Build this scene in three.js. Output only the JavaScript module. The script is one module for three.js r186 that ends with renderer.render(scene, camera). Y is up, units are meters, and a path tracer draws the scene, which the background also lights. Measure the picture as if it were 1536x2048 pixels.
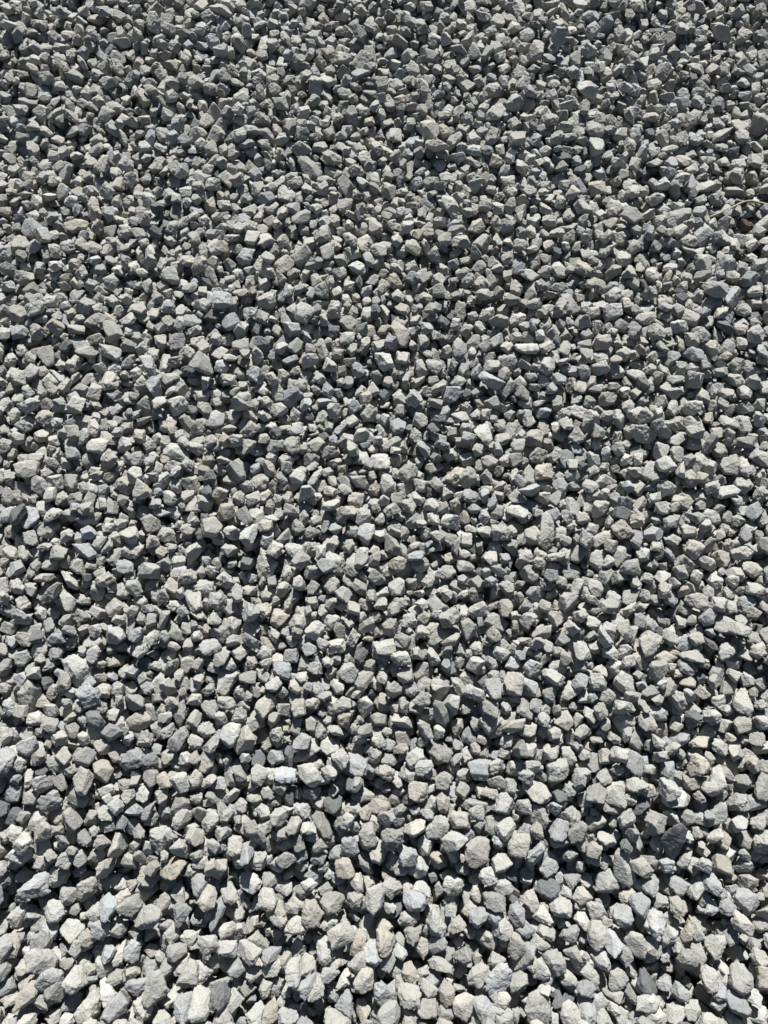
import * as THREE from 'three';
import { ConvexHull } from 'three/addons/math/ConvexHull.js';
import { ImprovedNoise } from 'three/addons/math/ImprovedNoise.js';
import { mergeVertices } from 'three/addons/utils/BufferGeometryUtils.js';

// ---------------------------------------------------------------- camera, sky, sun, exposure
const scene = new THREE.Scene();
const SURFACE = 0.088;                                   // mean height of the top of the gravel bed
const FOV = 67, PITCH = 70.8 * Math.PI / 180;
const camera = new THREE.PerspectiveCamera(FOV, 768 / 1024, 0.05, 900);
const EYE = new THREE.Vector3(0, SURFACE + 1.36, 0);
const FWD = new THREE.Vector3(0, -Math.sin(PITCH), -Math.cos(PITCH));
const RGT = new THREE.Vector3(1, 0, 0), UPV = new THREE.Vector3(0, Math.cos(PITCH), -Math.sin(PITCH));
camera.position.copy(EYE);
camera.up.copy(UPV);
camera.lookAt(EYE.clone().add(FWD));

const SUN_ELEV = 43 * Math.PI / 180, SUN_AZ = 4 * Math.PI / 180;    // the sun stands beyond the bed, facing the viewer
const SUN = new THREE.Vector3(Math.sin(SUN_AZ) * Math.cos(SUN_ELEV), Math.sin(SUN_ELEV), -Math.cos(SUN_AZ) * Math.cos(SUN_ELEV));
{
  const w = 512, h = 256, data = new Float32Array(w * h * 4), d = new THREE.Vector3();
  for (let j = 0; j < h; j++) for (let i = 0; i < w; i++) {
    const v = (j + 0.5) / h, th = (v - 0.5) * Math.PI, ph = ((i + 0.5) / w - 0.5) * 2 * Math.PI;
    d.set(Math.cos(th) * Math.cos(ph), Math.sin(th), Math.cos(th) * Math.sin(ph));
    const e = Math.max(0, d.y), hz = Math.pow(1 - e, 3), c = Math.max(0, d.dot(SUN)), glow = 0.45 * Math.pow(c, 10);
    const o = (j * w + i) * 4;
    data[o] = 0.10 + 0.26 * hz + glow; data[o + 1] = 0.175 + 0.27 * hz + glow * 0.97; data[o + 2] = 0.30 + 0.24 * hz + glow * 0.9; data[o + 3] = 1;
    if (d.y < 0) { data[o] = 0.2; data[o + 1] = 0.19; data[o + 2] = 0.18; }
  }
  const t = new THREE.DataTexture(data, w, h, THREE.RGBAFormat, THREE.FloatType);
  t.mapping = THREE.EquirectangularReflectionMapping; t.magFilter = THREE.LinearFilter; t.needsUpdate = true;
  scene.background = t; scene.environment = t;
}
scene.backgroundIntensity = 0.3; scene.environmentIntensity = 0.3;
const sun = new THREE.DirectionalLight(new THREE.Color().setRGB(1, 0.975, 0.925), 4.8);
sun.position.copy(SUN).multiplyScalar(12).add(new THREE.Vector3(0, 0, -0.8));
sun.target.position.set(0, 0, -0.8); scene.add(sun, sun.target);
sun.castShadow = true; sun.shadow.mapSize.set(4096, 4096);
Object.assign(sun.shadow.camera, { left: -3, right: 3, top: 3, bottom: -3, near: 1, far: 30 });
const renderer = new THREE.WebGLRenderer({ antialias: true });
renderer.toneMapping = THREE.LinearToneMapping;
renderer.toneMappingExposure = 1.76;
renderer.shadowMap.enabled = true; renderer.shadowMap.type = THREE.PCFSoftShadowMap;

// ---------------------------------------------------------------- helpers
function rng(seed) { let s = seed | 0; return () => { s = (s + 0x6d2b79f5) | 0; let t = Math.imul(s ^ (s >>> 15), 1 | s); t = (t + Math.imul(t ^ (t >>> 7), 61 | t)) ^ t; return ((t ^ (t >>> 14)) >>> 0) / 4294967296; }; }
const R = rng(20417);
const gauss = (r = R) => Math.sqrt(-2 * Math.log(1 - r() * 0.999999)) * Math.cos(2 * Math.PI * r());
const pick = (a, r = R) => a[Math.floor(r() * a.length)];
const noise = new ImprovedNoise(), N3 = (x, y, z) => noise.noise(x, y, z);
const FOCAL = 1024 / Math.tan(FOV / 2 * Math.PI / 180);              // in photograph pixels, 1536 x 2048
const rayOf = (px, py) => FWD.clone().addScaledVector(RGT, (px - 768) / FOCAL).addScaledVector(UPV, (1024 - py) / FOCAL);   // unit depth
function pixelOf(x, y, z) { const v = new THREE.Vector3(x, y, z).sub(EYE), d = v.dot(FWD); return [768 + v.dot(RGT) / d * FOCAL, 1024 - v.dot(UPV) / d * FOCAL]; }
const terrain = (x, z) => 0.026 * N3(x * 2.6 + 7.3, 1.7, z * 2.6) + 0.024 * N3(x * 5.5, 9.2, z * 5.5 + 3.1) + 0.012 * N3(x * 11, 4.2, z * 11);

// ---------------------------------------------------------------- rock surfaces (colour grain, veins, fine relief)
function tileNoise(n, cells, seed) {                                  // periodic value noise, n x n
  const r = rng(seed), g = new Float32Array(cells * cells).map(() => r()), out = new Float32Array(n * n);
  for (let y = 0; y < n; y++) for (let x = 0; x < n; x++) {
    const u = x / n * cells, v = y / n * cells, i = Math.floor(u), j = Math.floor(v), f = u - i, h = v - j;
    const a = f * f * (3 - 2 * f), b = h * h * (3 - 2 * h), at = (p, q) => g[(q % cells) * cells + (p % cells)];
    out[y * n + x] = (at(i, j) * (1 - a) + at(i + 1, j) * a) * (1 - b) + (at(i, j + 1) * (1 - a) + at(i + 1, j + 1) * a) * b;
  }
  return out;
}
function rockTextures(seed, { contrast, vein, pits, warm }) {
  const n = 512, L = [5, 11, 23, 48, 100, 210].map((c, k) => tileNoise(n, c, seed + k * 31)), W = tileNoise(n, 7, seed + 901), S = tileNoise(n, 160, seed + 77), T = tileNoise(n, 9, seed + 333);
  const col = new Uint8Array(n * n * 4), bmp = new Uint8Array(n * n * 4);
  for (let i = 0; i < n * n; i++) {
    const big = L[0][i] * 0.5 + L[1][i] * 0.3 + L[2][i] * 0.2 - 0.5, fine = L[3][i] * 0.4 + L[4][i] * 0.35 + L[5][i] * 0.25 - 0.5;
    const v = vein ? Math.max(0, 1 - Math.abs(W[i] + 0.16 * (L[2][i] - 0.5) - 0.5) * 26) * vein : 0;
    const hole = pits * Math.max(0, (S[i] - 0.8) * 5) * (L[1][i] > 0.45 ? 1 : 0.3);
    const k = 0.84 + contrast * (big * 0.55 + fine * 0.75) + 0.25 * v - 0.45 * hole, t = (T[i] - 0.5) * warm;
    const s = (x) => Math.max(0, Math.min(255, 255 * Math.pow(Math.max(0, x), 1 / 2.2)));
    col[i * 4] = s(k * (1 + t)); col[i * 4 + 1] = s(k * (1 + t * 0.35)); col[i * 4 + 2] = s(k * (1 - t)); col[i * 4 + 3] = 255;
    const b = 0.5 + 0.5 * (L[2][i] - 0.5) + 0.5 * (L[3][i] - 0.5) + 0.38 * (L[4][i] - 0.5) + 0.2 * (L[5][i] - 0.5) - 0.5 * hole;
    bmp[i * 4] = bmp[i * 4 + 1] = bmp[i * 4 + 2] = Math.max(0, Math.min(255, b * 255)); bmp[i * 4 + 3] = 255;
  }
  const mk = (d, srgb) => { const t = new THREE.DataTexture(d, n, n, THREE.RGBAFormat); t.wrapS = t.wrapT = THREE.RepeatWrapping; t.magFilter = THREE.LinearFilter; t.minFilter = THREE.LinearMipmapLinearFilter; t.generateMipmaps = true; if (srgb) t.colorSpace = THREE.SRGBColorSpace; t.needsUpdate = true; return t; };
  return { map: mk(col, true), bumpMap: mk(bmp, false) };
}
const TEX = {
  plain: rockTextures(11, { contrast: 0.48, vein: 0, pits: 0.4, warm: 0.06 }),
  veined: rockTextures(57, { contrast: 0.62, vein: 0.6, pits: 0.2, warm: 0.04 }),
  rough: rockTextures(93, { contrast: 0.75, vein: 0.0, pits: 1.0, warm: 0.07 }),
};
const rock = (tex, color) => new THREE.MeshStandardMaterial({ ...TEX[tex], color, roughness: 0.93, metalness: 0, bumpScale: 0.0011 });
const TINT = {                                                        // base colours of the stones, linear
  w: [0.392, 0.393, 0.371], c: [0.384, 0.377, 0.349], g: [0.308, 0.309, 0.291], b: [0.30, 0.308, 0.312], k: [0.362, 0.371, 0.374],
  d: [0.15, 0.157, 0.162], n: [0.37, 0.35, 0.307], r: [0.12, 0.08, 0.069],
};
const TEXOF = { w: 'plain', c: 'plain', g: 'rough', b: 'veined', k: 'veined', d: 'rough', n: 'plain', r: 'rough' };
function tint(code, r = R) {
  const t = TINT[code], v = 1 + Math.max(-0.17, Math.min(0.15, 0.085 * gauss(r))), h = 0.009 * gauss(r);
  return new THREE.Color().setRGB(t[0] * v * (1 + h), t[1] * v, t[2] * v * (1 - h));
}

// ---------------------------------------------------------------- the shape of a crushed stone: planes broken off all round, edges worn, faces hackly
function sphere(detail) {
  const g = new THREE.IcosahedronGeometry(1, detail); g.deleteAttribute('normal'); g.deleteAttribute('uv');
  const m = mergeVertices(g, 1e-5); return { dirs: m.attributes.position.array, index: m.index.array };
}
const SPHERE = { near: sphere(13), far: sphere(11) };
function radius(planes, p, dx, dy, dz) {
  let s = 0;
  for (const q of planes) { const c = (q.x * dx + q.y * dy + q.z * dz) / q.d; if (c > 0) s += Math.pow(c, p); }
  return Math.pow(s, -1 / p);
}
function stoneGeometry(planes, { p, seed, rough, size, ball = SPHERE.far }) {   // planes in metres, size = typical radius in metres
  const D = ball.dirs, n = D.length / 3, pos = new Float32Array(n * 3), o = seed * 13.37;
  for (let i = 0; i < n; i++) {
    const x = D[i * 3], y = D[i * 3 + 1], z = D[i * 3 + 2];
    let r = radius(planes, p, x, y, z);
    const k = r / size, X = x * k, Y = y * k, Z = z * k;
    const lump = N3(X * 1.5 + o, Y * 1.5, Z * 1.5 - o), ledge = N3(X * 2.3 - o, Y * 2.3 + o, Z * 2.3) * 3.2, lf = Math.floor(ledge), ls = Math.min(1, (ledge - lf) * 4);
    r *= 1 + rough * (0.05 * lump + 0.036 * (lf + ls) - 0.085 * Math.abs(N3(X * 3.3 - o, Y * 3.3 + o, Z * 3.3)) + 0.056 * N3(X * 6.3 + o, Y * 6.3, Z * 6.3 + o) + 0.025 * N3(X * 12.7, Y * 12.7 - o, Z * 12.7));
    pos[i * 3] = x * r; pos[i * 3 + 1] = y * r; pos[i * 3 + 2] = z * r;
  }
  let g = new THREE.BufferGeometry();
  g.setAttribute('position', new THREE.BufferAttribute(pos, 3)); g.setIndex(new THREE.BufferAttribute(ball.index, 1));
  g.computeVertexNormals();
  const shell = pos;
  g = g.toNonIndexed();
  const P = g.attributes.position.array, uv = new Float32Array(P.length / 3 * 2), u0 = (seed * 0.6180339) % 1, v0 = (seed * 0.7548777) % 1;
  for (let t = 0; t < P.length; t += 9) {
    const ax = P[t + 3] - P[t], ay = P[t + 4] - P[t + 1], az = P[t + 5] - P[t + 2], bx = P[t + 6] - P[t], by = P[t + 7] - P[t + 1], bz = P[t + 8] - P[t + 2];
    const nx = Math.abs(ay * bz - az * by), ny = Math.abs(az * bx - ax * bz), nz = Math.abs(ax * by - ay * bx);
    for (let k = 0; k < 3; k++) {
      const x = P[t + k * 3], y = P[t + k * 3 + 1], z = P[t + k * 3 + 2], j = (t / 3 + k) * 2;
      const [a, b] = nx > ny && nx > nz ? [z, y] : ny > nz ? [x, z] : [x, y];
      uv[j] = a / 0.11 + u0; uv[j + 1] = b / 0.11 + v0;
    }
  }
  g.setAttribute('uv', new THREE.BufferAttribute(uv, 2));
  g.userData.shell = shell;
  return g;
}
function randomPlanes(r, ax, ay, az) {                                // a broken block with half axes ax, ay, az
  const count = 4 + Math.floor(r() * 7), dirs = [];
  for (let k = 0; k < count; k++) {
    let best = null, far = -1;
    for (let t = 0; t < 7; t++) {
      const z = r() * 2 - 1, a = r() * 2 * Math.PI, s = Math.sqrt(1 - z * z), d = [s * Math.cos(a), z, s * Math.sin(a)];
      let near = 9; for (const e of dirs) near = Math.min(near, 1 - (d[0] * e[0] + d[1] * e[1] + d[2] * e[2]));
      if (near > far) { far = near; best = d; }
    }
    dirs.push(best);
  }
  const all = dirs.map((d) => [...d, 0.66 + 0.36 * r()]);
  for (const a of [0, 1, 2]) for (const s of [-1, 1]) { const d = [0.24 * gauss(r), 0.24 * gauss(r), 0.24 * gauss(r), 0.94 + 0.18 * r()]; d[a] = s; const l = Math.hypot(d[0], d[1], d[2]); all.push([d[0] / l, d[1] / l, d[2] / l, d[3]]); }
  return all.map(([x, y, z, d]) => {                                    // plane of the unit ball, stretched to the block
    const nx = x / ax, ny = y / ay, nz = z / az, l = Math.hypot(nx, ny, nz);
    return { x: nx / l, y: ny / l, z: nz / l, d: d / l };
  });
}

// ---------------------------------------------------------------- the ground below the gravel, one sheet to the horizon
{
  const lines = (lo, hi, step) => { const a = [-320, -120, -45, -18, -8, -4]; for (let v = lo; v <= hi + 1e-6; v += step) a.push(v); a.push(4, 8, 18, 45, 120, 320); return a; };
  const X = lines(-1.9, 1.9, 0.05), Z = lines(-2.9, 1.3, 0.05), pos = [], uv = [], idx = [];
  for (const z of Z) for (const x of X) { pos.push(x, terrain(x, z) - 0.012, z); uv.push(x / 0.9, z / 0.9); }
  for (let j = 0; j < Z.length - 1; j++) for (let i = 0; i < X.length - 1; i++) { const a = j * X.length + i, b = a + X.length; idx.push(a, b, a + 1, a + 1, b, b + 1); }
  const g = new THREE.BufferGeometry();
  g.setAttribute('position', new THREE.Float32BufferAttribute(pos, 3)); g.setAttribute('uv', new THREE.Float32BufferAttribute(uv, 2)); g.setIndex(idx); g.computeVertexNormals();
  const m = rock('rough', new THREE.Color().setRGB(0.26, 0.25, 0.225)); m.bumpScale = 0.01;
  const ground = new THREE.Mesh(g, m); ground.name = 'ground'; ground.receiveShadow = true;
  ground.userData = { kind: 'structure', label: 'grey gritty ground under the crushed stone', category: 'ground' };
  scene.add(ground);
}

// ---------------------------------------------------------------- heap: stones are let down one by one onto what already lies there and roll to rest
const CELL = 0.003, GX0 = -1.6, GZ0 = -2.55, GW = Math.ceil(3.2 / CELL), GH = Math.ceil(3.4 / CELL), H = new Float32Array(GW * GH);
for (let j = 0; j < GH; j++) for (let i = 0; i < GW; i++) H[j * GW + i] = terrain(GX0 + i * CELL, GZ0 + j * CELL);
const LOW = new Float32Array(64 * 64), HIGH = new Float32Array(64 * 64);
let foot = [];                                                        // [di, dj, low, high] of the stone in hand
function footprint(shell, e, step) {                                  // e: column-major 3x3 (with scale)
  LOW.fill(9); HIGH.fill(-9); foot = [];
  for (let k = 0; k < shell.length; k += 3 * step) {
    const a = shell[k], b = shell[k + 1], c = shell[k + 2];
    const x = e[0] * a + e[3] * b + e[6] * c, y = e[1] * a + e[4] * b + e[7] * c, z = e[2] * a + e[5] * b + e[8] * c;
    const i = Math.max(0, Math.min(63, Math.round(x / CELL) + 32)), j = Math.max(0, Math.min(63, Math.round(z / CELL) + 32)), o = j * 64 + i;
    if (y < LOW[o]) LOW[o] = y; if (y > HIGH[o]) HIGH[o] = y;
  }
  for (let o = 0; o < 4096; o++) if (LOW[o] < 8) foot.push((o & 63) - 32, (o >> 6) - 32, LOW[o], HIGH[o]);
}
function restAt(ix, iz) {
  let y = -9;
  for (let k = 0; k < foot.length; k += 4) {
    const i = ix + foot[k], j = iz + foot[k + 1];
    if (i < 0 || j < 0 || i >= GW || j >= GH) return 9;
    const t = H[j * GW + i] - foot[k + 2]; if (t > y) y = t;
  }
  return y;
}
function settle(ix, iz, rolls) {
  let y = restAt(ix, iz);
  for (let s = 0; s < rolls; s++) {
    const q = s < 6 ? 2 : 1; let bx = ix, bz = iz, by = y - 0.0004;
    for (const [a, b] of [[q, 0], [-q, 0], [0, q], [0, -q], [q, q], [-q, q], [q, -q], [-q, -q]]) { const t = restAt(ix + a, iz + b); if (t < by) { by = t; bx = ix + a; bz = iz + b; } }
    if (bx === ix && bz === iz) { if (q === 2) { s = 5; continue; } break; }
    ix = bx; iz = bz; y = by;
  }
  return [ix, iz, y];
}
function lay(ix, iz, y) { for (let k = 0; k < foot.length; k += 4) { const o = (iz + foot[k + 1]) * GW + ix + foot[k], t = y + foot[k + 3]; if (t > H[o]) H[o] = t; } }

const VARIANTS = [], MEAN = 0.016;
for (let v = 0; v < 64; v++) {
  const r = rng(500 + v), tex = v < 34 ? 'plain' : v < 52 ? 'rough' : 'veined';
  const slab = r() < 0.28, ax = 0.0185 * (1 + 0.25 * r()), az = 0.016 * (1 + 0.1 * gauss(r)), ay = az * (slab ? 0.5 + 0.15 * r() : 0.68 + 0.3 * r());
  let planes, p, mean = 0, most = 9;
  for (let tries = 0; tries < 30 && most > (slab ? 1.85 : 1.55); tries++) {            // a stone too spindly for the crusher's sieve is broken again
    planes = randomPlanes(r, ax, ay, az); p = 30 + 55 * r(); mean = most = 0;
    const D = SPHERE.far.dirs; let c = 0;
    for (let k = 0; k < D.length; k += 9) { const q = radius(planes, p, D[k], D[k + 1], D[k + 2]); mean += q; most = Math.max(most, q); c++; }
    mean /= c; most /= mean;
  }
  for (const q of planes) q.d *= MEAN / mean;
  const geo = stoneGeometry(planes, { p, seed: v + 3, rough: 0.5 + 0.7 * r(), size: 0.016 });
  VARIANTS.push({ geo, tex, shell: geo.userData.shell, put: [] });
}
const CODES = { plain: ['w', 'w', 'w', 'w', 'w', 'c', 'c', 'c', 'g', 'n', 'w', 'c'], rough: ['g', 'g', 'g', 'w', 'g', 'c', 'g', 'g', 'w', 'w', 'd'], veined: ['b', 'b', 'k', 'k', 'b', 'g', 'w'] };
const E = new Float32Array(9), Q = new THREE.Quaternion(), Q2 = new THREE.Quaternion(), AX = new THREE.Vector3(), M4 = new THREE.Matrix4(), YUP = new THREE.Vector3(0, 1, 0);
function dropStone(x, z, scale, rolls, accept) {
  const V = pick(VARIANTS), loose = R() < 0.35;
  AX.set(gauss(), 0, gauss()).normalize();
  Q.setFromAxisAngle(AX, loose ? R() * Math.PI : 0.62 * gauss() + (R() < 0.5 ? Math.PI : 0)); Q2.setFromAxisAngle(YUP, R() * 2 * Math.PI); Q.multiply(Q2);
  M4.makeRotationFromQuaternion(Q); const m = M4.elements;
  for (let c = 0; c < 3; c++) for (let k = 0; k < 3; k++) E[c * 3 + k] = m[c * 4 + k] * scale;
  footprint(V.shell, E, 2);
  const [ix, iz, y] = settle(Math.round((x - GX0) / CELL), Math.round((z - GZ0) / CELL), rolls);
  if (y > 5) return false;
  const px = GX0 + ix * CELL, pz = GZ0 + iz * CELL;
  const code = pick(CODES[V.tex]), col = tint(code);
  if (accept && !accept(px, y, pz, scale)) return false;
  lay(ix, iz, y - 0.0012);
  V.put.push({ m: new THREE.Matrix4().compose(new THREE.Vector3(px, y - 0.0012, pz), Q.clone(), new THREE.Vector3(scale, scale, scale)), col });
  return true;
}
const sizeOf = () => { const u = R(); return u < 0.09 ? 0.28 + 0.18 * R() : Math.max(0.46, Math.min(1.0, 0.645 * Math.exp(0.2 * gauss()))); };
const level = (what) => { let m = 0, c = 0; for (let j = 300; j < 800; j++) for (let i = 250; i < 800; i++) { m += H[j * GW + i]; c++; } console.log(what, (m / c).toFixed(4)); };
function layer(pitch, accept, size = sizeOf) {
  const spots = [];
  for (let z = -2.45; z < 0.75; z += pitch) for (let x = -1.48; x < 1.48; x += pitch) spots.push([x + R() * pitch, z + R() * pitch]);
  for (let i = spots.length - 1; i > 0; i--) { const j = Math.floor(R() * (i + 1)); [spots[i], spots[j]] = [spots[j], spots[i]]; }
  for (const [x, z] of spots) dropStone(x, z, size(), 26, accept);
}
layer(0.0205); layer(0.0215); level('base');

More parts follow.
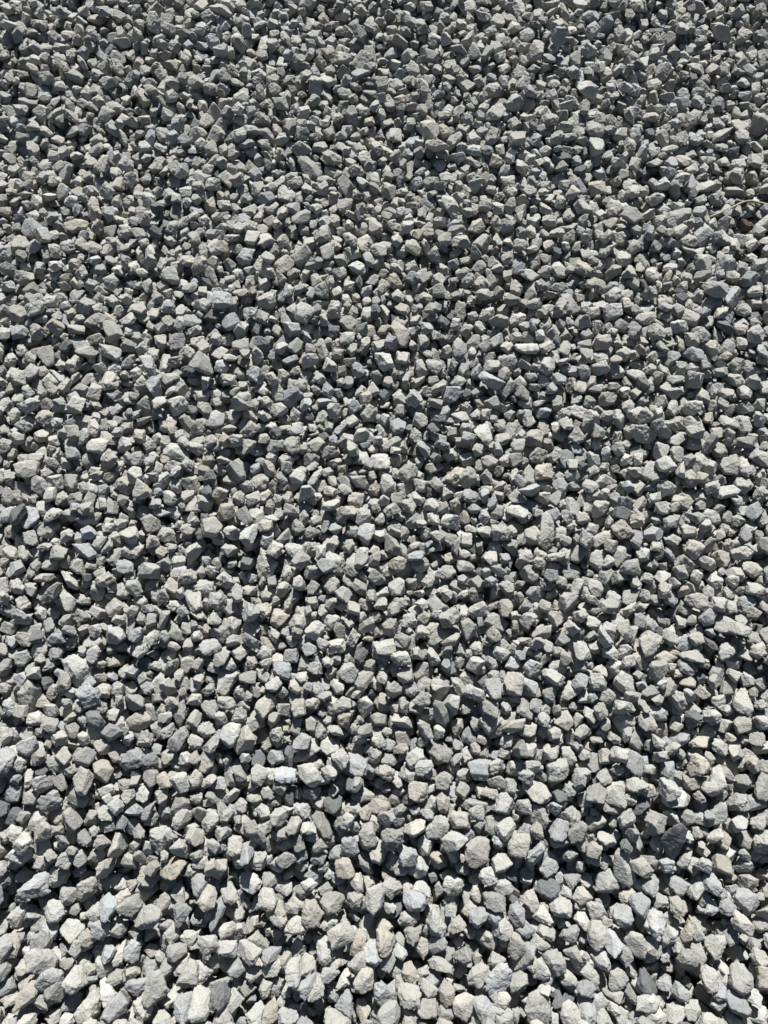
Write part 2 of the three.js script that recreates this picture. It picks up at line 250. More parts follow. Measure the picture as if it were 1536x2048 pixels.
// ---------------------------------------------------------------- the stones that show largest, each after its own outline in the photograph
// tone letter, then the corners of its outline; each sheet has an origin in the photograph and a scale
const SHEETS = [
[0, 1748, 5.12, `
k 180,175 250,130 320,75 400,0 490,10 495,150 470,185 260,245
c 490,20 530,-80 640,-110 710,0 680,90 560,135 500,100
c 790,120 830,80 920,35 1010,35 1000,130 970,210 860,275 820,220
g 610,190 640,130 780,150 800,220 740,300 660,320 620,260
w 470,300 530,262 620,280 640,330 665,400 590,480 520,490 470,420
w 92,460 140,390 215,315 265,320 240,450 185,530 120,510
w 245,380 300,310 355,320 375,380 425,440 340,465 270,450
b 1035,280 1100,205 1180,260 1185,340 1100,480 1060,470 1030,350
c 890,380 1000,280 1040,350 1050,440 1000,505 930,460 870,420
c 1175,270 1230,185 1300,150 1335,210 1300,290 1200,325
g 1195,345 1300,270 1400,220 1460,280 1450,340 1350,420 1230,400
w 1385,480 1460,340 1536,320 1640,370 1650,450 1580,540 1480,555 1400,530
b 930,520 1000,480 1110,500 1115,620 1040,670 950,650
c 1125,600 1200,420 1245,510 1310,560 1240,650 1150,625
g 300,660 400,590 480,610 530,690 500,790 440,830 340,790
c 705,800 740,685 810,690 840,770 790,870
n 815,650 870,560 930,610 985,670 920,745 840,730
k 1265,800 1320,680 1450,690 1440,780 1380,900 1300,880
c 1165,910 1190,780 1270,680 1280,750 1250,900 1190,940
w 240,850 310,800 400,850 520,830 585,880 570,960 450,990 310,970
w 155,960 200,890 240,880 320,970 240,1035 190,1030
c 600,880 650,858 745,930 690,1000 620,950
c 790,890 880,810 940,830 920,900 830,950
g 840,940 900,910 1000,960 980,1010 900,1045
c 650,1110 740,955 840,955 905,1110 830,1170 740,1220 660,1160
b 360,1140 420,1010 520,970 640,1020 630,1100 560,1130 450,1190
g 450,1200 560,1105 620,1120 685,1190 640,1290 540,1315 480,1290
n 175,1400 215,1230 350,1040 380,1060 375,1180 350,1270
b -30,1180 0,1110 100,1060 170,1165 60,1230 0,1245
c 55,1310 150,1260 200,1210 200,1290 60,1370
g 355,1310 400,1215 460,1270 500,1390 420,1370
b 635,1330 690,1210 720,1270 830,1240 830,1310 770,1390 650,1390
c 775,1450 850,1320 930,1215 1000,1270 1015,1400 920,1510 830,1520
b 1055,1470 1120,1340 1220,1240 1300,1310 1280,1390 1120,1500
w 1010,1100 1040,1070 1080,1160 1180,1240 1100,1340 1050,1270
c 1080,1100 1180,970 1260,990 1280,1100 1180,1135
b 1270,1160 1310,1100 1380,1140 1500,1080 1490,1190 1420,1240
k 1045,860 1060,750 1130,735 1190,770 1140,880 1080,910
w 970,900 990,850 1040,940 1140,970 1090,1060 1030,1040
c 1350,1330 1450,1240 1560,1290 1570,1410 1480,1500 1400,1430
w 615,1480 650,1430 770,1420 770,1510 700,1580 620,1560
c 465,1480 540,1410 620,1350 610,1500 540,1550
w 20,1540 70,1440 170,1460 160,1540 90,1600
w 165,1540 240,1450 340,1440 380,1520 290,1600 200,1590
c 1290,1460 1350,1345 1390,1440 1380,1540 1320,1500
k 1090,1540 1180,1480 1290,1470 1310,1560 1200,1600
c 40,880 90,770 70,650 130,600 185,700 165,830
g -40,700 40,620 100,720 40,880 -20,890
g -60,960 40,890 110,950 90,1020 30,1100 -40,1080
g -10,140 0,20 80,-30 150,20 120,90 40,150
w 160,30 230,-60 300,-40 370,0 280,75 190,80
c 1290,70 1390,55 1415,90 1350,180 1300,120
b 1010,80 1050,40 1200,30 1250,0 1220,70 1100,150`],
[300, 1748, 5.12, `
b 415,60 480,0 560,20 590,80 550,170 490,235 450,190
c 590,110 650,150 670,210 650,330 560,375 500,300
b 570,10 740,15 745,50 690,150 620,110
w 720,170 760,95 830,100 890,180 915,260 840,310 760,280
w 915,60 960,-20 1080,0 1150,90 1130,150 1050,200 930,140
g 1150,60 1160,0 1350,-20 1350,50 1240,110 1170,140
w 1225,130 1350,60 1450,90 1465,160 1410,215
c 1105,220 1145,150 1250,160 1310,260 1280,350 1230,385 1120,330
w 915,230 940,200 1040,320 1010,360 930,300
w 1025,390 1080,230 1115,220 1120,350
n 1265,390 1320,305 1395,390 1400,450 1330,470
c 1255,470 1290,430 1400,450 1390,520 1350,560 1265,520
c 1380,310 1420,300 1530,350 1520,410 1400,380
w 1365,590 1410,500 1490,430 1560,450 1620,560 1560,615 1420,610
c 210,210 250,120 310,70 350,170 370,290 300,290 230,230
c 75,340 110,230 150,195 210,230 180,320 110,390
b 235,350 260,300 330,300 430,360 350,470 300,530 260,460
b 625,520 660,300 720,230 770,330 700,450 640,600
c 870,440 880,370 930,325 970,390 950,460 890,490
c 700,590 740,530 850,490 890,550 830,620 730,665
w 150,620 200,540 250,475 300,580 300,650 230,730
w 305,650 340,590 440,590 480,610 460,700 420,760
c 480,690 500,655 660,630 710,740 680,770 570,840 520,790
w 705,780 715,690 780,700 880,690 900,760 880,850 790,840
w 895,760 900,690 980,685 1060,740 1150,780 1090,910 1030,930 960,870
c 985,670 1090,590 1150,650 1225,720 1160,765 1060,720
b 1130,860 1160,800 1260,760 1350,770 1290,860 1180,930
c 560,930 640,860 710,820 780,890 770,920 610,970
g 165,800 180,740 300,710 370,730 385,800 260,900 190,880
c 255,950 310,860 390,815 385,920 310,1050 260,1010
b 85,1040 150,860 260,920 200,1010 130,1070
c 300,1130 390,1050 400,890 450,900 475,1000 480,1120 380,1155
c 465,900 510,890 560,970 630,1000 560,1100 500,1140 480,1020
b 790,1000 900,860 1010,960 900,1050 810,1045
w 980,1050 1010,960 1130,950 1150,1020 1040,1110
w 1150,960 1330,880 1350,940 1290,1020 1170,1045
c 1335,880 1410,755 1445,800 1430,900 1380,980 1340,930
w 1410,960 1440,880 1520,850 1545,960 1530,1060 1510,1170 1440,1130
c -40,1120 10,1020 80,1000 180,1195 90,1280 0,1355 -50,1280
w 165,1330 200,1230 280,1130 335,1240 250,1330 190,1360
b 240,1330 310,1240 410,1235 460,1310 440,1450 350,1530 270,1470
w 430,1460 470,1300 460,1200 500,1150 590,1200 610,1330 570,1470 480,1490
d 620,1370 640,1240 760,1100 810,1190 800,1280 690,1410
w 790,1380 800,1270 840,1180 900,1220 950,1270 840,1410
g 930,1190 960,1090 1095,1165 980,1255
c 1115,1190 1160,1090 1250,1110 1210,1250 1160,1275
w 1000,1450 1130,1300 1160,1360 1110,1560 1030,1540
n 1140,1500 1190,1370 1270,1280 1300,1340 1290,1460 1200,1540
w 1345,1210 1390,1120 1455,1160 1440,1250 1360,1270
g 1290,1310 1330,1250 1390,1300 1370,1370 1310,1350
k 1305,1420 1340,1370 1500,1410 1530,1480 1450,1560 1330,1530
g 640,1510 700,1420 780,1395 850,1470 860,1560 650,1580
c 1380,1390 1450,1345 1536,1345 1530,1395 1430,1400
g 880,1520 910,1470 990,1480 1040,1540 900,1580
c 200,1510 250,1450 270,1540 210,1570`],
[600, 1748, 5.12, `
k 0,90 60,60 110,40 180,95 140,155 60,170
g 175,160 260,130 280,80 340,150 320,190 240,215
b 300,0 470,0 480,50 400,90 330,60
c 485,20 620,-10 645,60 655,180 600,200 520,110
c 645,20 700,0 760,40 770,110 680,155
w 460,180 500,100 560,160 540,190 480,200
g 205,300 240,210 330,185 430,200 470,260 400,380 280,415
g 470,260 490,195 560,190 655,220 610,330 540,355
n 15,390 50,280 150,275 190,350 245,410 160,540 80,555 20,480
w 200,540 250,470 340,405 390,480 360,540 230,570
w 680,270 700,170 840,100 860,190 820,320 745,415 690,350
w 840,100 920,40 1020,70 1055,120 1030,180 930,255 870,190
n 1050,90 1090,60 1140,120 1130,190 1060,180
w 1140,150 1190,95 1260,100 1330,160 1350,240 1230,200
b 1045,280 1065,195 1210,185 1290,240 1305,300 1250,370 1150,375 1090,350
w 845,290 870,255 990,350 960,390 900,390
c 265,600 390,550 430,510 500,510 575,600 550,680 380,760 320,740
n 525,820 560,640 620,575 665,640 650,770 570,835
w 185,800 190,690 260,650 310,720 350,850 265,925 210,890
c 120,660 160,630 220,640 210,690 160,710
n 780,580 820,535 920,600 980,660 950,740 880,840 820,820 785,720
k 665,760 700,690 760,690 790,780 830,880 780,930 690,870
c 995,480 1040,400 1090,375 1190,410 1230,460 1160,525 1030,510
w 1300,490 1320,440 1360,360 1430,440 1490,550 1460,640 1350,600
g 1060,580 1110,540 1230,570 1210,670 1150,730 1090,680
w 980,640 1010,585 1070,660 1060,750 1010,710
n 1180,740 1250,650 1300,680 1300,800 1260,870
b 1310,760 1330,650 1470,640 1510,700 1490,770 1350,815
w 955,770 990,715 1090,790 1100,840 1050,880 980,830
w 830,880 960,790 980,870 900,1000 830,970
c 490,955 560,850 650,805 680,880 670,1000 560,1000
c -20,910 50,815 150,860 160,950 90,1050 20,1020
c 570,1120 610,1050 680,1020 685,910 745,920 740,1050 720,1150 640,1205 590,1180
w 510,1120 545,1075 570,1130 590,1220 540,1200
w 370,1160 420,1060 490,980 520,1040 500,1120 400,1165
k 210,1060 240,980 350,970 420,1000 330,1060 240,1110
c 80,1280 130,1200 190,1050 240,1150 220,1230 130,1295
b -10,1200 30,1120 150,1050 170,1010 150,1150 40,1285
n 1035,1010 1060,930 1120,905 1190,980 1200,1060 1130,1110 1060,1070
c 980,1170 990,1050 1030,1035 1060,1120 1000,1180
w 1195,1010 1210,980 1310,940 1320,1020 1230,1050
g 1305,890 1360,855 1440,870 1560,960 1570,1010 1460,990 1350,940
b 755,1240 770,1130 830,1110 890,1160 1000,1240 960,1300 830,1350 770,1290
w 1000,1240 1010,1160 1060,1130 1210,1160 1245,1230 1220,1330 1170,1370 1030,1330
c 1225,1170 1250,1065 1330,1130 1410,1170 1400,1230 1300,1280
c 1415,1190 1480,1095 1550,1120 1590,1200 1570,1310 1500,1360 1430,1290
g 1225,1400 1250,1290 1390,1290 1420,1360 1390,1450 1260,1475
w 780,1470 830,1370 920,1315 1000,1330 1030,1450 1000,1540 880,1590 790,1570
w 1020,1370 1070,1350 1240,1460 1200,1530 1130,1500
b 385,1350 430,1260 480,1190 530,1280 535,1400 515,1480 440,1410
n 580,1300 660,1290 725,1390 680,1480 620,1490 580,1400
w 250,1500 270,1400 350,1390 440,1440 520,1500 510,1600 290,1610
k 310,1250 340,1190 430,1220 380,1310 320,1290
c 60,1380 90,1370 165,1430 150,1450 90,1430
k -40,1540 30,1430 140,1530 100,1610 -20,1610
w 725,1430 770,1360 820,1400 790,1480 740,1460
g 1410,1400 1450,1340 1536,1370 1580,1450 1500,1520 1420,1480
w 85,800 120,720 175,800 130,840`],
[900, 1748, 5.12, `
w -70,150 -50,50 20,0 110,40 155,60 130,150 80,215 -30,210
w 295,30 340,-60 440,-70 490,20 480,80 400,120 330,90
w 440,130 500,50 570,60 645,130 640,190 570,215 480,190
c 200,220 240,110 320,130 330,200 300,300 240,270
g 330,210 390,185 490,200 565,230 555,380 460,385 370,340
b 180,400 250,360 360,350 395,410 380,460 280,550 200,490
c 115,380 200,265 290,350 200,400 170,430
g -60,330 0,315 75,335 50,440 -50,430
c -30,560 20,480 100,435 175,520 140,560 0,590
b 380,460 400,400 460,440 510,395 540,450 480,570
b 590,420 620,330 700,295 770,370 765,470 730,525 650,530
w 480,610 510,500 570,450 645,550 640,650 550,680 490,650
c 720,270 780,180 870,165 890,240 910,310 850,390 780,330
w 840,420 890,340 960,340 1055,490 1020,520 900,460
n 920,300 990,285 1020,350 1000,400 950,340
d 875,170 910,80 970,55 1040,95 1120,90 1130,160 1080,250 1020,270 920,210
w 1015,310 1060,265 1160,240 1240,280 1250,370 1220,440 1070,430 1030,380
k 1135,200 1160,110 1240,170 1250,260 1190,240
c 1245,250 1310,140 1380,140 1460,240 1430,290 1330,315
g 1160,20 1180,0 1340,0 1340,50 1250,145 1200,100
w 1330,60 1370,0 1420,-10 1470,90 1400,140 1340,120
c 1400,300 1470,290 1560,320 1600,400 1540,470 1460,470 1420,380
w 880,590 930,515 1050,550 1085,590 1050,640 950,650
b 660,570 740,540 780,480 870,560 860,600 790,660 720,620
c 585,790 650,600 720,640 780,740 770,800 660,870 610,830
g 800,730 880,630 1040,740 960,770 830,765
b 1115,640 1160,560 1260,550 1310,525 1335,570 1280,690 1200,690
k 1320,680 1340,590 1410,660 1390,720 1330,710
g 1420,640 1430,530 1480,475 1550,490 1590,580 1570,700 1510,760 1470,770 1430,700
c 1260,460 1310,395 1390,400 1440,490 1400,580 1360,560
c 1080,470 1110,450 1190,475 1170,540 1110,550
w 20,690 50,655 120,660 155,710 80,760
n 140,570 190,540 260,610 240,660 190,650
g 10,830 60,800 170,745 220,800 225,890 150,930 70,890
g 230,850 270,790 330,840 300,900 250,930
w 385,890 440,795 510,830 590,885 500,940 430,970
c 160,1080 240,970 340,925 410,960 415,1030 350,1090 290,1145 190,1120
k 375,1120 430,1040 510,960 590,945 635,1000 610,1080 540,1170 390,1220
g 590,1160 640,1040 730,1010 800,1040 800,1120 730,1190 620,1220
w 785,920 830,840 880,850 885,930 840,1010 800,970
w 840,1010 890,890 950,870 990,970 1040,1040 960,1075 850,1060
w 945,840 1000,800 1090,790 1150,850 1185,920 1170,1000 1080,1030 1010,970
c 890,1170 980,1100 1045,1160 1000,1240 920,1220
c 1130,1100 1180,975 1240,1010 1300,1080 1280,1140 1150,1130
w 1340,1010 1430,910 1460,970 1520,1030 1520,1110 1480,1140 1400,1080
b 1295,1190 1320,1120 1390,1095 1470,1110 1495,1180 1450,1255 1330,1240
c 770,1410 820,1250 920,1200 980,1240 1040,1440 950,1500 850,1560 790,1490
w 440,1320 500,1220 590,1215 630,1280 560,1380 500,1390
w 405,1250 440,1190 480,1180 490,1250 450,1310
c 20,1350 60,1270 170,1230 250,1270 230,1390 160,1500 40,1420
b 245,1290 300,1260 380,1270 460,1370 470,1430 410,1520 330,1530 260,1400
w 460,1430 580,1375 655,1420 640,1500 560,1560 470,1560
w 650,1390 700,1370 715,1420 680,1520 650,1480
d 1050,1330 1100,1330 1130,1200 1170,1290 1140,1370 1060,1375
c 1125,1450 1170,1330 1240,1310 1320,1370 1360,1500 1240,1560 1160,1530
w 1325,1290 1420,1260 1475,1400 1470,1510 1370,1540 1340,1380
w 225,1480 240,1370 320,1510 310,1570 240,1570
k 1460,1340 1500,1240 1570,1240 1580,1340 1520,1430 1480,1410
w 1035,1500 1050,1410 1105,1440 1100,1540 1050,1560
g 1150,780 1300,740 1330,800 1310,880 1220,850
w 1445,830 1546,765 1600,810 1641,920 1610,990 1500,940
w 1330,850 1400,800 1440,860 1380,910`],
[1200, 1748, 5.12, `
w -60,130 -40,20 60,-80 140,-20 190,60 180,140 80,180 -50,160
w 190,60 270,-10 340,-30 365,30 320,90 220,140
b 420,120 460,0 560,-20 600,60 590,150 530,230 450,180
w 355,130 380,60 430,60 430,170 380,170
n 595,100 600,30 660,40 730,150 720,220 660,180
b 650,10 690,0 790,40 900,130 850,200 790,205 730,130
w 885,200 920,110 1010,30 1060,60 1060,130 960,250 910,240
b 1040,80 1080,0 1180,0 1230,90 1240,170 1180,220 1080,160
w 1190,210 1240,100 1290,140 1300,220 1240,260
b 1365,250 1440,150 1530,160 1620,230 1600,320 1500,410 1400,320
g 1410,100 1430,20 1530,10 1620,60 1610,120 1520,160 1430,160
w 1000,280 1060,175 1135,240 1100,300 1030,340
w 1060,400 1120,280 1190,280 1210,380 1140,420
b 1220,340 1250,280 1320,255 1410,320 1380,400 1310,430 1230,390
c 200,270 210,210 340,140 365,200 300,310 230,330
b 300,270 340,215 440,195 510,260 490,370 430,450 350,390
g 530,310 560,220 600,190 690,240 715,300 640,340 550,345
b 125,440 150,350 220,315 320,350 340,460 300,520 190,540
n 720,380 725,250 800,230 880,290 890,370 810,460
k 470,520 500,400 580,370 650,420 660,500 620,620 560,660 500,600
w 640,430 720,380 730,500 680,530
w 610,670 640,600 710,525 800,610 780,680 640,740
k 40,680 80,580 150,580 180,650 235,730 190,800 130,840 60,780
w 270,680 290,600 350,610 430,650 460,770 440,860 370,830
c 430,730 500,650 570,660 630,740 610,830 570,865 460,800
g 195,860 240,710 310,770 325,880 250,950
w 250,980 320,910 390,1010 360,1070 270,1020
c 80,1130 110,1010 200,975 280,1030 290,1090 210,1170 110,1190
g 25,1190 60,1150 240,1230 200,1310 60,1230
g 250,1200 300,1130 370,1270 350,1330 280,1270
d 380,1130 440,960 530,1080 570,1190 510,1265 420,1190
w 360,1390 390,1270 440,1250 560,1230 615,1320 560,1390 450,1400
k 575,1100 700,1045 730,1140 690,1195 590,1170
k 725,1200 790,1110 850,1140 920,1230 890,1310 790,1290
c 610,840 630,800 700,770 725,800 690,890 630,910
g 780,870 860,770 960,790 1010,870 980,940 890,970 800,940
g 950,760 960,720 1040,730 1070,860 1030,940 990,880
c 735,790 800,680 860,760 810,820
n 830,640 900,600 940,500 960,590 920,670 840,700
w 955,640 990,510 1050,560 1075,670 970,680
w 1065,740 1090,650 1220,640 1300,650 1300,720 1220,780 1200,860 1150,870
b 1245,630 1350,555 1410,640 1400,700 1310,740 1290,660
c 1355,490 1400,400 1500,460 1570,560 1530,630 1400,560
c 1030,1060 1060,970 1110,945 1200,1000 1215,1080 1180,1180 1120,1215 1060,1160
b 1160,1250 1220,1080 1240,1060 1280,1180 1260,1270 1200,1290
w 1315,1090 1360,960 1430,910 1500,960 1560,1080 1530,1170 1430,1225 1340,1150
b 1305,1300 1330,1205 1430,1220 1480,1270 1530,1390 1500,1440 1440,1445 1330,1380
w 1450,1240 1530,1170 1600,1190 1660,1260 1620,1350 1540,1310
w 680,1490 695,1340 840,1360 870,1440 790,1540 700,1540
c 460,1480 480,1410 620,1385 690,1460 660,1540 560,1570 480,1550
w 870,1400 930,1300 1010,1300 1020,1400 950,1490 890,1490
n 1020,1360 1060,1330 1170,1480 1130,1560 1050,1500
k 1270,1460 1310,1400 1430,1510 1400,1570 1330,1530
c 1115,1340 1160,1280 1290,1240 1300,1320 1200,1390
w 70,1390 110,1295 190,1330 210,1420 150,1470
b 290,1520 310,1430 420,1390 460,1440 440,1560 310,1570
w -40,1490 20,1380 70,1400 130,1530 60,1590 -30,1590
w 1255,1100 1310,1030 1350,1190 1300,1220
w 1235,500 1260,445 1330,500 1270,560
w 1530,840 1600,760 1700,800 1720,900 1660,960 1570,920
g 1540,470 1590,400 1680,370 1720,450 1700,560 1620,600 1560,550
w 1540,1420 1580,1350 1700,1360 1720,1450 1650,1530 1560,1490`],
[0, 1024, 3, `
n 750,1255 800,1210 870,1200 920,1240 900,1290 830,1315 770,1290
w 375,900 430,855 530,880 555,930 540,1010 470,1045 415,1000
w 110,1080 160,1010 230,1050 245,1140 190,1230 130,1160
w 1145,440 1200,405 1290,410 1295,480 1240,525 1170,480
w 1310,1080 1330,940 1390,915 1430,960 1350,1100
n 635,880 680,850 750,870 745,920 650,930`],
[512, 1024, 3, `
g 1020,1430 1060,1375 1130,1390 1180,1440 1150,1500 1080,1515
b 1225,1340 1275,1285 1335,1380 1300,1400 1240,1380
w 0,340 30,210 70,270 130,310 100,390 20,400`],
[512, 1536, 3, `
d 400,200 450,145 515,170 520,230 470,280 410,255
c 575,170 640,115 720,160 650,200 600,220`],
[512, 512, 3, `
n 485,1260 550,1250 552,1305 490,1300`],
[1380, 370, 9.846, `
r 960,780 1010,680 1180,740 1270,820 1200,920 1010,880`],
];
const traced = [];
for (const [ox, oy, k, text] of SHEETS) for (const line of text.trim().split('\n')) {
  const [code, ...pts] = line.trim().split(' ');
  const P = pts.map((s) => { const [x, y] = s.split(',').map(Number); return [ox + x / k, oy + y / k]; });
  let A = 0, cx = 0, cy = 0;
  P.forEach(([x, y], i) => { const [u, v] = P[(i + 1) % P.length], q = x * v - u * y; A += q / 2; cx += (x + u) * q; cy += (y + v) * q; });
  traced.push({ code, P, area: Math.abs(A), cx: cx / (6 * A), cy: cy / (6 * A), lone: k !== 5.12 });
}
const stones = [];
function buildTraced(s, seed) {
  const r = rng(9000 + seed), ray = rayOf(s.cx, s.cy), toEye = ray.clone().normalize().negate();
  const depth = (EYE.y - SURFACE + 0.006) / -ray.y, f = depth / FOCAL;
  const e1 = RGT.clone().addScaledVector(toEye, -RGT.dot(toEye)).normalize(), e2 = new THREE.Vector3().crossVectors(toEye, e1);
  const span = Math.sqrt(s.area) * f, t = span * (0.62 + 0.3 * r()), ta = 0.3 * gauss(r), tb = 0.3 * gauss(r), pts = [];
  const put = (u, v, w) => pts.push(new THREE.Vector3().addScaledVector(e1, u).addScaledVector(e2, v).addScaledVector(toEye, w));
  const O = s.P.map(([x, y]) => [(x - s.cx) * f * 1.03, -(y - s.cy) * f * 1.03]);
  let uu = 0, vv = 0, uv = 0; for (const [u, v] of O) { uu += u * u; vv += v * v; uv += u * v; }
  const md = (uu + vv) / 2, df = Math.hypot((uu - vv) / 2, uv), slim = Math.sqrt((md + df) / Math.max(1e-9, md - df));
  if (slim > 1.5) {                                                   // a narrow outline is the visible side of a stone that reaches in under its neighbours
    const a = 0.5 * Math.atan2(2 * uv, uu - vv) + Math.PI / 2, cx = Math.cos(a), cy = Math.sin(a), k = Math.min(1.35, slim / 1.45) - 1;
    for (const q of O) { const d = (q[0] * cx + q[1] * cy) * k; q[0] += d * cx; q[1] += d * cy; }
  }
  const tilt = (u, v) => Math.max(-0.3, Math.min(0.3, (ta * u + tb * v) / span)) * t;
  const sx = 0.2 * span * (r() - 0.5) * 2, sy = 0.2 * span * (r() - 0.5) * 2, k1 = 0.42 + 0.4 * r();
  for (const [u, v] of O) {
    put(u, v, tilt(u, v) + t * 0.22 * (r() - 0.6));
    if (r() < 0.45) { const k = k1 + 0.14 * (r() - 0.5); put(sx + (u - sx) * k, sy + (v - sy) * k, tilt(u, v) * 0.7 + t * (0.28 + 0.2 * r())); }
    if (r() < 0.55) { const k = 0.5 + 0.35 * r(); put(u * k, v * k, -t * (0.3 + 0.25 * r())); }
  }
  put(sx, sy, t * 0.42); put(0, 0, -t * 0.5);
  const hull = new ConvexHull().setFromPoints(pts), planes = [];
  for (const face of hull.faces) {
    const n = face.normal, d = face.constant;
    if (d < span * 0.02 || planes.some((q) => q.x * n.x + q.y * n.y + q.z * n.z >  0.955 && Math.abs(q.d - d) < span * 0.07)) continue;
    planes.push({ x: n.x, y: n.y, z: n.z, d });
  }
  const geo = stoneGeometry(planes, { p: s.code === 'n' && s.lone ? 11 : 40 + 50 * r(), seed: seed + 101, rough: 0.55 + 0.6 * r(), size: span * 0.5, ball: SPHERE.near });
  E.fill(0); E[0] = E[4] = E[8] = 1; footprint(geo.userData.shell, E, 1);
  let y = SURFACE - 0.01, at;
  for (let k = 0; k < 3; k++) {
    at = EYE.clone().addScaledVector(ray, (EYE.y - y) / -ray.y);
    const rest = restAt(Math.round((at.x - GX0) / CELL), Math.round((at.z - GZ0) / CELL));
    y = Math.max(SURFACE - 0.03, Math.min(SURFACE + 0.008, rest - 0.003));
  }
  at = EYE.clone().addScaledVector(ray, (EYE.y - y) / -ray.y);
  lay(Math.round((at.x - GX0) / CELL), Math.round((at.z - GZ0) / CELL), y - 0.002);
  const mesh = new THREE.Mesh(geo, rock(TEXOF[s.code], tint(s.code, r)));
  mesh.position.copy(at); mesh.castShadow = mesh.receiveShadow = true;
  s.mesh = mesh; stones.push(s);
}
traced.map((s, i) => [s, i]).sort((a, b) => a[0].area - b[0].area).forEach(([s, i]) => buildTraced(s, i));

// the rest of the top layer, and small stones down in the gaps between the traced ones
const inFrame = (px, py) => px > -4 && px < 1540 && py > 1738 && py < 2052;
const lone = traced.filter((s) => s.lone);
const free = (x, y, z, scale) => {
  const [px, py] = pixelOf(x, y, z);
  if (inFrame(px, py)) return false;
  const reach = 24 * scale;
  for (const s of lone) if (Math.hypot(px - s.cx, (py - s.cy) * 1.2) < reach + Math.sqrt(s.area) * 0.5) return false;
  return true;
};
layer(0.0222, free); level('third'); layer(0.04, free); level('fourth');
layer(0.017, (x, y, z, scale) => { const [px, py] = pixelOf(x, y, z); return inFrame(px, py) && y + 0.014 * scale < SURFACE - 0.02; }, () => 0.36 + 0.22 * R());

{
  const gravel = new THREE.Group(); gravel.name = 'gravel';
  gravel.userData = { kind: 'stuff', label: 'bed of loose crushed grey stone filling the whole view', category: 'gravel' };
  let total = 0;
  for (const V of VARIANTS) {
    if (!V.put.length) continue;
    const im = new THREE.InstancedMesh(V.geo, rock(V.tex, new THREE.Color(1, 1, 1)), V.put.length);
    V.put.forEach((q, i) => { im.setMatrixAt(i, q.m); im.setColorAt(i, q.col); });
    im.name = 'loose_stones'; im.userData.kind = 'stuff'; im.castShadow = im.receiveShadow = true; total += V.put.length;
    gravel.add(im);
  }
  scene.add(gravel);
  console.log('stones', total, 'traced', traced.length);
}

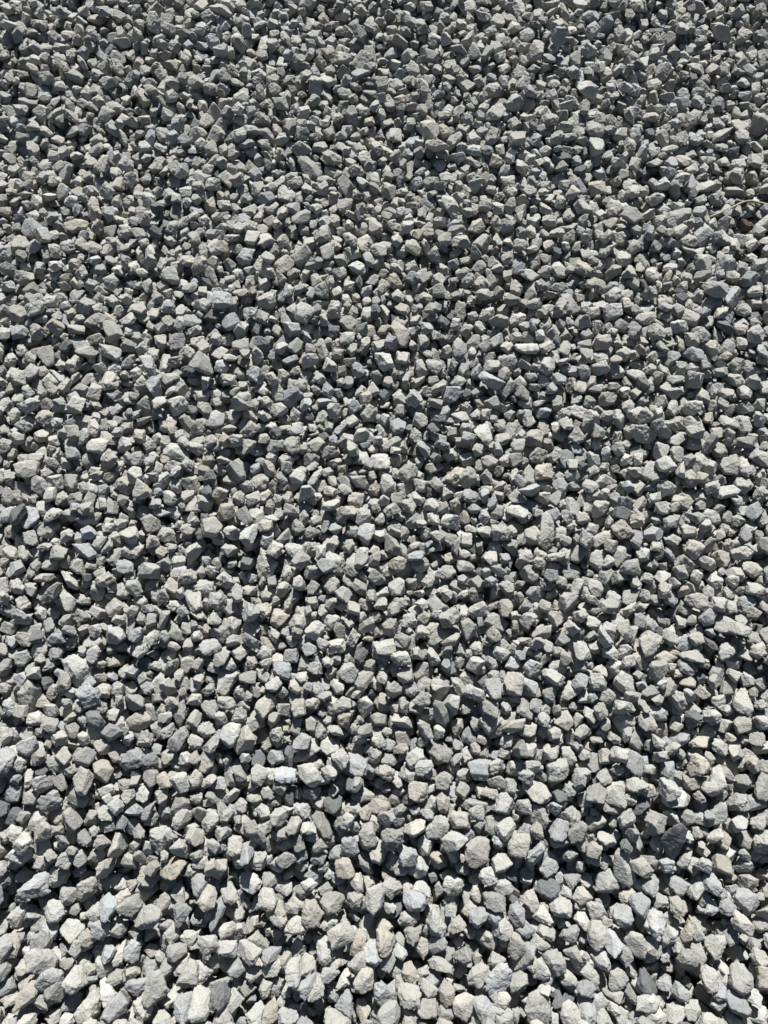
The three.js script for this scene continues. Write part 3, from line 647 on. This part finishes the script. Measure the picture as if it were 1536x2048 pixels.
// ---------------------------------------------------------------- names and labels of the single stones
{
  const COLOUR = { w: 'pale grey', c: 'cream-grey', g: 'mid-grey', b: 'blue-grey', k: 'blue-and-white mottled', d: 'dark charcoal', n: 'warm beige', r: 'reddish brown' };
  const areas = traced.map((s) => s.area).sort((a, b) => a - b), q = (f) => areas[Math.floor(f * (areas.length - 1))];
  for (const s of traced) {
    const rel = s.area, size = rel > q(0.93) ? 'very large' : rel > q(0.68) ? 'large' : rel > q(0.3) ? 'mid-sized' : 'small';
    let xx = 0, yy = 0, xy = 0; for (const [x, y] of s.P) { const a = x - s.cx, b = y - s.cy; xx += a * a; yy += b * b; xy += a * b; }
    const mid = (xx + yy) / 2, dif = Math.hypot((xx - yy) / 2, xy), asp = Math.sqrt((mid + dif) / Math.max(1e-6, mid - dif)), ang = 0.5 * Math.atan2(2 * xy, xx - yy) * 180 / Math.PI;
    const lie = Math.abs(ang) < 25 ? 'lying crosswise' : Math.abs(ang) > 65 ? 'pointing upright' : ang > 0 ? 'sloping down to the right' : 'sloping down to the left';
    const sides = s.P.length <= 4 ? 'four-cornered' : s.P.length === 5 ? 'five-cornered' : s.P.length === 6 ? 'six-cornered' : 'many-cornered';
    s.short = `${size} ${COLOUR[s.code]} ${asp > 1.55 ? 'long ' : ''}${sides}`; s.lie = asp > 1.3 ? lie : 'of squat build'; s.asp = asp;
    s.desc = `${s.short} stone ${s.lie}`;
  }
  const special = [[278, 1442, 'smooth warm beige egg-shaped stone'], [682, 1873, 'broad cream slab with a flat sandy face'], [1096, 1780, 'dark charcoal stone with a jagged crest'], [728, 1963, 'cream boot-shaped stone with an upright neck'],
    [1503, 452, 'reddish brown stone by the dry straw'], [684, 937, 'small squarish cream cube of stone'], [81, 1924, 'curved kidney-shaped pale grey stone'], [439, 1992, 'dark veined stone tapering to an upper point'],
    [55, 1986, 'long beige slab tapering to a lower point'], [665, 1608, 'dark grey rounded rough stone'], [1191, 1761, 'wide pale grey stone with a straight lower edge'], [626, 1828, 'large pinkish beige rounded stone'],
    [828, 1802, 'large slate-blue stone with a rough face'], [1310, 1849, 'whitish stone with fine slanting bands'], [416, 1891, 'cream block with a bright flat top'], [819, 1995, 'large white-grey stone with a bulging face'],
    [718, 1888, 'thin upright beige stone beside the cream slab'], [769, 1881, 'large beige stone with a keel-like ridge'], [1418, 1958, 'large cream stone tapering downwards'], [1074, 2022, 'tall cream stone with a pointed top'], [937, 1473, 'small slate-blue triangular stone']];
  const marks = [];
  for (const [x, y, text] of special) { let best = null, d = 1e9; for (const s of traced) { const e = Math.hypot(s.cx - x, s.cy - y); if (e < d) { d = e; best = s; } } if (d < 28 && !best.mark) { best.mark = text; best.label = text + ' among crushed gravel'; marks.push(best); } else console.log('no mark for', text, d); }
  const used = new Set(marks.map((s) => s.label)), count = {};
  for (const s of traced) count[s.short] = (count[s.short] || 0) + 1;
  const where = (s, m) => { const dx = s.cx - m.cx, dy = s.cy - m.cy, a = Math.abs(dx), b = Math.abs(dy); return b > 2.2 * a ? (dy < 0 ? 'above' : 'below') : a > 2.2 * b ? (dx < 0 ? 'left of' : 'right of') : (dy < 0 ? 'above and ' : 'below and ') + (dx < 0 ? 'left of' : 'right of'); };
  for (const s of traced) {
    if (s.label) continue;
    const near = marks.map((m) => [m, Math.hypot(s.cx - m.cx, s.cy - m.cy)]).sort((a, b) => a[1] - b[1]);
    const tries = [];
    for (const [m, d] of near.slice(0, 4)) {
      const far = d < 62 ? 'just ' : d < 120 ? 'a little way ' : 'well ';
      tries.push(`${s.short} stone ${far}${where(s, m)} the ${m.mark.replace(/^(.*?) (with|tapering|beside|by) .*$/, '$1')}`);
    }
    for (const t of [...tries]) tries.push(t.replace(' stone ', s.asp > 1.3 ? (s.lie === 'lying crosswise' ? ' wide stone ' : ' slanted stone ') : ' squat stone '));
    s.label = tries.find((t) => !used.has(t) && t.split(/\s+/).length <= 16) || `${s.short} stone about ${Math.round(s.cx / 15.36)} percent across the picture's lower part`;
    if (used.has(s.label)) console.log('same label', s.label);
    used.add(s.label);
  }
  traced.forEach((s, i) => {
    s.mesh.name = i ? 'gravel_stone_' + String(i).padStart(3, '0') : 'gravel_stone';
    s.mesh.userData = { label: s.label, category: 'stone', group: 'crushed stones lying on top of the gravel' };
    scene.add(s.mesh);
  });
}

// ---------------------------------------------------------------- a dry straw caught among the stones
{
  const way = [[1420, 434], [1438, 427], [1456, 419], [1472, 411], [1488, 404], [1502, 402], [1518, 405], [1534, 409], [1552, 414]], pts = [];
  for (const [px, py] of way) {
    const ray = rayOf(px, py); let y = SURFACE;
    for (let k = 0; k < 4; k++) { const p = EYE.clone().addScaledVector(ray, (EYE.y - y) / -ray.y), o = Math.round((p.z - GZ0) / CELL) * GW + Math.round((p.x - GX0) / CELL); let top = 0; for (let b = -3; b <= 3; b++) for (let a = -3; a <= 3; a++) top = Math.max(top, H[o + b * GW + a]); y = 0.5 * y + 0.5 * (top + 0.002); }
    pts.push(EYE.clone().addScaledVector(ray, (EYE.y - y) / -ray.y));
  }
  const ys = pts.map((p) => p.y); const mean = ys.reduce((a, b) => a + b) / ys.length;
  pts.forEach((p, i) => { p.y = 0.5 * ys[i] + 0.5 * (mean - 0.004); const ray = rayOf(...way[i]); p.copy(EYE.clone().addScaledVector(ray, (EYE.y - p.y) / -ray.y)); });
  const g = new THREE.TubeGeometry(new THREE.CatmullRomCurve3(pts), 60, 0.0023, 9);
  const pa = g.attributes.position; for (let i = 0; i < pa.count; i++) { const k = 1 + 0.12 * N3(pa.getX(i) * 90, pa.getY(i) * 90, pa.getZ(i) * 90); pa.setY(i, pa.getY(i) + (k - 1) * 0.002); }
  g.computeVertexNormals();
  const straw = new THREE.Mesh(g, new THREE.MeshStandardMaterial({ ...TEX.plain, color: new THREE.Color().setRGB(0.36, 0.35, 0.235), roughness: 0.7, bumpScale: 0.0003 }));
  straw.name = 'dry_straw'; straw.castShadow = straw.receiveShadow = true;
  straw.userData = { label: 'yellowish dry grass straw lying across the stones', category: 'straw' };
  scene.add(straw);
}

renderer.render(scene, camera);
